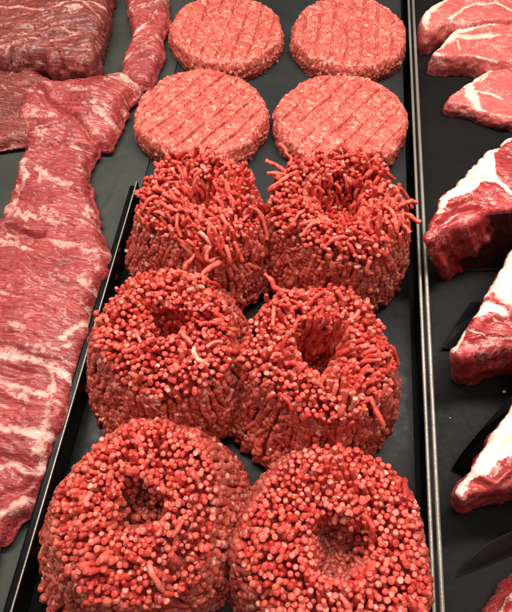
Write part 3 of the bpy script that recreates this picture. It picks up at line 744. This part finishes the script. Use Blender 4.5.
# ------------------------------------------------------------------ trays
V, Fc = box((-.9, -.6, -.06), (.9, 1.4, -.05)); o = build('counter', V, Fc, M_counter, smooth=False); tag(o, kind='structure')

# lines along the tray: x positions in the place
xl = at(131, 200, .022)[0]; xr = at(421, 200, .020)[0]; xr0 = at(415.5, 200, .020)[0]
yedge = at(131, 180, .022)[1]
yfront = -.16; yback = .75
def wall_box(x0, x1, y0, y1, z0, z1): return box((x0, y0, z0), (x1, y1, z1))

# centre (mound) tray
ct = empty('meat_tray', ((xl+xr)/2, .1, -.004)); tag(ct, 'deep glossy black tray holding the six ground beef mounds', 'tray', 'black display trays')
def part(name, vf, m, parent, bev=0, smooth=False):
    V, Fc = vf; V = np.array(V)-np.array(parent.location); o = build(name, V, Fc, m, parent, smooth=smooth)
    if bev: bevel(o, bev)
    return o
part('floor', box((xl+.001, yfront, -.004), (xr0-.002, yedge-.002, 0)), M_blk, ct)
part('side_wall', box((xl-.0006, yfront, -.004), (xl+.0008, yedge, .021)), M_blk, ct, .0004)
part('side_wall', box((xl, yedge-.0012, -.003), (xr0-.002, yedge+.0008, .0035)), M_blk, ct, .0004)
part('trim_strip', box((xl-.0003, yfront, .0212), (xl+.0006, yedge-.0005, .0219)), M_steel, ct, .0003)

# patty sheet behind
bt = empty('patty_tray', ((xl+xr)/2, .45, -.004)); tag(bt, 'flat dark grey sheet pan holding the four ribbed patties', 'tray', 'black display trays')
part('pan', box((xl-.001, yedge+.001, -.004), (xr0-.002, yback, PT)), M_sheet, bt, .0012)

# left tray with liner
lt = empty('liner_tray', (xl-.15, .2, -.02)); tag(lt, 'tray with grey green liner under the flank slab and the trim on the left', 'tray', 'black display trays')
part('base', box((-.5, yfront, -.02), (xl-.0070, yback, -.001)), M_blk, lt, .001)
part('base_back', box((xl-.0069, yedge+.002, -.02), (xl-.002, yback, -.0014)), M_blk, lt)
part('flange', box((xl-.0066, yfront, .002), (xl-.0012, yedge, .0165)), M_blk, lt, .0015)
# liner: a creased sheet
nx_, ny_ = 150, 330; X = np.linspace(-.45, xl-.0070, nx_); Y = np.linspace(yfront, yback, ny_)
gx, gy = np.meshgrid(X, Y); gx = np.where(gy > yedge+.004, -.45+(gx+.45)*(xl-.0016+.45)/(xl-.0070+.45), gx); Q = np.stack([gx.ravel(), gy.ravel()], 1)
zz = .0035+.0007*fbm(np.stack([Q[:, 0]*18, Q[:, 1]*18, Q[:, 0]*0], 1), 3, 2)
for p, w, h in (([(95, 160), (118, 156), (134, 150)], .0012, -.0009), ([(104, 210), (115, 192), (122, 172)], .0014, .0009), ([(100, 5), (118, 60), (128, 100)], .0016, .0006), ([(0, 560), (30, 540), (40, 520)], .0016, .0007)):
    pp = atl(p, .004); d = seg_dist(Q, pp[:-1], pp[1:]); zz = zz+h*np.exp(-(d/w)**2)
Vt = np.concatenate([Q, zz[:, None]], 1); Vb = Vt-np.array([0, 0, .0006]); Fc = []
for j in range(ny_-1):
    for i in range(nx_-1):
        a = j*nx_+i; Fc.append((a, a+1, a+nx_+1, a+nx_)); b = a+nx_*ny_; Fc.append((b, b+nx_, b+nx_+1, b+1))
o = build('liner', np.concatenate([Vt, Vb])-np.array(lt.location), Fc, M_liner, lt)

# right tray
rt = empty('steak_tray', (xr+.15, .2, -.02)); tag(rt, 'wide worn black tray under the marbled steaks and roasts on the right', 'tray', 'black display trays')
part('floor', box((xr+.0025, yfront, -.02), (.75, yback, 0)), M_blk2, rt, .001)

# two steel rods between the trays
rod_root = empty('rod_divider', ((xr0+xr)/2, .2, .018)); tag(rod_root, 'pair of thin parallel steel rods dividing the centre tray from the right tray', 'divider rods')
for x0, x1, r in ((at(408.5, 0, .020), at(434, 612, .020), .00115), (at(413, 0, .020), at(442.5, 612, .020), .00135)):
    d = x1-x0; a = x0-d*.3; b = x1+d*.1
    n = 120; Cn = np.array([[a+(b-a)*k/(n-1) for k in range(n)]]); P, Fq, ids, tt = tubes(Cn, np.full((1, n), r), 14, .05, 120, 4)
    build('rod', P-np.array(rod_root.location), Fq, M_steel, rod_root)

# ------------------------------------------------------------------ light
sc = bpy.context.scene
w = bpy.data.worlds.new('World'); sc.world = w; w.use_nodes = True
bg = w.node_tree.nodes['Background']; bg.inputs[0].default_value = (1.0, .86, .74, 1); bg.inputs[1].default_value = .22
def area(name, loc, target, sx, sy, power, col):
    l = bpy.data.lights.new(name, 'AREA'); l.shape = 'RECTANGLE'; l.size = sx; l.size_y = sy; l.energy = power; l.color = col
    o = bpy.data.objects.new(name, l); C.objects.link(o); o.location = loc
    o.rotation_euler = (Vector(target)-Vector(loc)).to_track_quat('-Z', 'Y').to_euler(); return o
area('case_lamp', (-.05, .42, .85), (0, .12, 0), 1.1, .11, 16.0, (1.0, .91, .82))
area('case_lamp', (.15, .05, 1.1), (.05, .15, 0), .5, .3, 3.0, (1.0, .90, .80))
sc.view_settings.view_transform = 'Standard'; sc.view_settings.look = 'None'; sc.view_settings.exposure = 0
